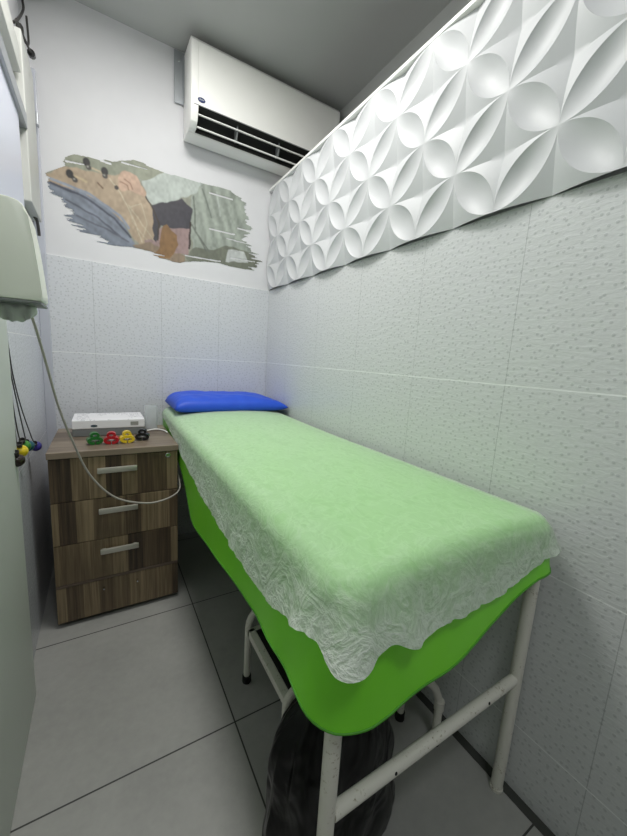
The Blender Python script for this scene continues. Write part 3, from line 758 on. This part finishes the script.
# pillow
bm = bmesh.new()
px0, px1, py0, py1 = -.628, -.006, -.372, -.030
N1, N2 = 60, 36
top, bot = {}, {}
for i in range(N1+1):
    for j in range(N2+1):
        u, v = 2*i/N1-1, 2*j/N2-1
        f = max(0., (1-abs(u)**(9 if u < 0 else 4.5))*(1-abs(v)**5))**.5
        pin = 1-.035*(1-abs(u))*0+.0
        x = (px0+px1)/2+u*(px1-px0)/2*(1-.012*math.cos(v*PI/2)); y = (py0+py1)/2+v*(py1-py0)/2*(1-.03*math.cos(u*PI/2)**2)
        zb = .835
        w = noise.noise(Vector((x*11, y*13, 3)))*.006+noise.noise(Vector((x*30, y*26, 8)))*.0025
        h = f*(.056+.016*(v+1)/2)*(1-.30*max(0,u)**2)+w*f
        mz = zb+.016
        top[i,j] = bm.verts.new((x, y, mz+h))
        bot[i,j] = top[i,j] if (i in (0,N1) or j in (0,N2)) else bm.verts.new((x, y, mz-min(f*.03,.0165)))
for i in range(N1):
    for j in range(N2):
        bm.faces.new((top[i,j], top[i+1,j], top[i+1,j+1], top[i,j+1]))
        q = (bot[i,j], bot[i,j+1], bot[i+1,j+1], bot[i+1,j])
        if len(set(q)) > 2: bm.faces.new(tuple(dict.fromkeys(q)))
pl = obj('pillow', bm, M['blue'], smooth=True)
tag(pl, 'blue vinyl pillow at the head of the bed', 'pillow')

# ------------------------------------------------------------------ step stool
st = thing('step_stool', 'white tubular step stool with a black rubber tread under the bed', 'step stool', (-.33,-1.33,0))
def sp(name, bm, m, parent=st, **kw):
    o = obj(name, bm, m, parent, **kw); o.location = -st.location if parent is st else (0,0,0); return o
def arch(y, x0, x1, h, r=.06, dy=0.):
    p = [(x0,y,.012),(x0,y,h*.5),(x0,y,h-r)]
    for a in range(1, 7): p.append((x0+r-r*math.cos(a*PI/12), y+dy*.5*a/6, h-r+r*math.sin(a*PI/12)))
    for a in range(0, 7): p.append((x1-r+r*math.sin(a*PI/12), y+dy*.5+dy*.5*a/6, h-r+r*math.cos(a*PI/12)))
    p += [(x1,y+dy,h*.5),(x1,y+dy,.012)]
    return T_(p, .0115, 14)
def foot(x, y, par):
    f = bmesh.new(); lathe(f, [(0,0),(.0145,0),(.0155,.004),(.015,.026),(.0118,.028),(0,.028)], (x,y,0), (0,0,1), 16)
    sp('rubber_foot', f, M['rubber'], par, smooth=40)
for y, x0, x1, h, dy in ((-1.158,-.527,-.125,.285,0.),(-1.462,-.533,-.136,.285,-.05),(-1.565,-.40,-.094,.250,-.052)):
    a = sp('leg_frame', arch(y, x0, x1, h, .12 if x0 > -.45 else .07, dy), M['enamel'], smooth=40)
    foot(x0, y, a); foot(x1, y+dy, a)
bm = bmesh.new()
for a, b in (((-.532,-1.455,.188),(-.508,-1.165,.212)), ((-.16,-1.455,.188),(-.14,-1.165,.212))): box(bm, a, b, .002)
box(bm, (-.532,-1.18,.188), (-.14,-1.160,.212), .002); box(bm, (-.532,-1.462,.188), (-.14,-1.44,.212), .002)
sp('tread_frame', bm, M['enamel'])
t = sp('tread', B((-.507,-1.441,.194), (-.161,-1.181,.214), .002), M['rubber']); t['label'] = 'black rubber tread'
bm = bmesh.new(); tube(bm, [(-.094,-1.617,.120),(-.094,-1.617,.150)], .0145, 14); sp('collar', bm, M['enamel'], smooth=40)
for x in (-.33, -.19): sp('brace', T_([(x,-1.565-(x+.4)*.17,.247),(x,-1.49,.278)], .007, 8), M['enamel'], smooth=40)

# ------------------------------------------------------------------ black bag
bm = bmesh.new(); NA, NH = 90, 46; rows = []
for j in range(NH+1):
    t = j/NH
    rad = np.interp(t, [0,.04,.15,.45,.68,.82,.90,.96,1.0], [.115,.142,.155,.156,.150,.130,.098,.055,.022])
    z = .002+t*.47
    row = []
    for i in range(NA):
        a = 2*PI*i/NA
        d = Vector((math.cos(a), math.sin(a), t*2.2))
        w = noise.noise(d*2.1+Vector((3,1,0)))*.016+noise.noise(Vector((a*0+math.cos(a)*6, math.sin(a)*6, t*3)))*.009+.004*math.sin(a*13+3*t)*t
        w *= min(1, t*12+.3)
        r = rad+w
        row.append(bm.verts.new((-.484+(1.16-.22*t)*r*math.cos(a)-.055*t, -1.655+.50*r*math.sin(a), z)))
    rows.append(row)
for a, b in zip(rows, rows[1:]):
    for i in range(NA): bm.faces.new((a[i], a[(i+1)%NA], b[(i+1)%NA], b[i]))
bm.faces.new(rows[0][::-1]); bm.faces.new(rows[-1])
tag(obj('bin_bag', bm, M['bag'], smooth=True), 'crumpled black plastic bag on the floor under the foot of the bed', 'bag')

# ------------------------------------------------------------------ lights
for lbl, p in (('round white ceiling lamp above the nightstand side of the bed', (-.66,-.95,ZC)), ('unseen round white fill lamp added on the ceiling behind the viewer', (-.75,-2.7,ZC))):
    cl = thing('ceiling_light', lbl, 'lamp', p, 0, 'ceiling lamps')
    bm = bmesh.new(); lathe(bm, [(0,0),(.27,0),(.27,-.022),(.255,-.03),(0,-.03)], (0,0,0), (0,0,1), 40)
    obj('housing', bm, M['white_plastic'], cl, smooth=40)
L = bpy.data.lights.new('lamp_glow', 'AREA'); L.shape = 'DISK'; L.size = .5; L.energy = 14.5; L.color = (1.0, .985, .95)
lo = bpy.data.objects.new('lamp_glow', L); COL.objects.link(lo); lo.location = (-.66,-.95,ZC-.035)
L2 = bpy.data.lights.new('fill_glow', 'AREA'); L2.shape = 'DISK'; L2.size = .4; L2.energy = 7.0; L2.color = (.97,.985,1.0)  # added fill light from behind the viewer, with an unseen fixture
lo2 = bpy.data.objects.new('fill_glow', L2); COL.objects.link(lo2); lo2.location = (-.75,-2.7,ZC-.035)
W = bpy.data.worlds.new('World'); SC.world = W; W.use_nodes = True
W.node_tree.nodes['Background'].inputs[0].default_value = (.8,.86,.9,1); W.node_tree.nodes['Background'].inputs[1].default_value = .25

# ------------------------------------------------------------------ camera
cam = bpy.data.cameras.new('camera'); co_ = bpy.data.objects.new('camera', cam); COL.objects.link(co_)
cam.sensor_fit = 'AUTO'; cam.sensor_width = 36; cam.lens = 350.4763/836*36; cam.clip_start = .02
r = (.8568499196, -.5119985429, .0605450853); d = (-.0322651151, -.1704563285, -.9848368405); f = (.5145553203, .8419038735, -.1625751832)
mm = Matrix(((r[0], -d[0], -f[0], -.931554), (r[1], -d[1], -f[1], -2.163252), (r[2], -d[2], -f[2], 1.131), (0,0,0,1)))
co_.matrix_world = mm
SC.camera = co_
vs_ = SC.view_settings
vs_.view_transform = 'Standard'; vs_.look = 'None'; vs_.gamma = 1; vs_.use_curve_mapping = False; vs_.exposure = 0.35
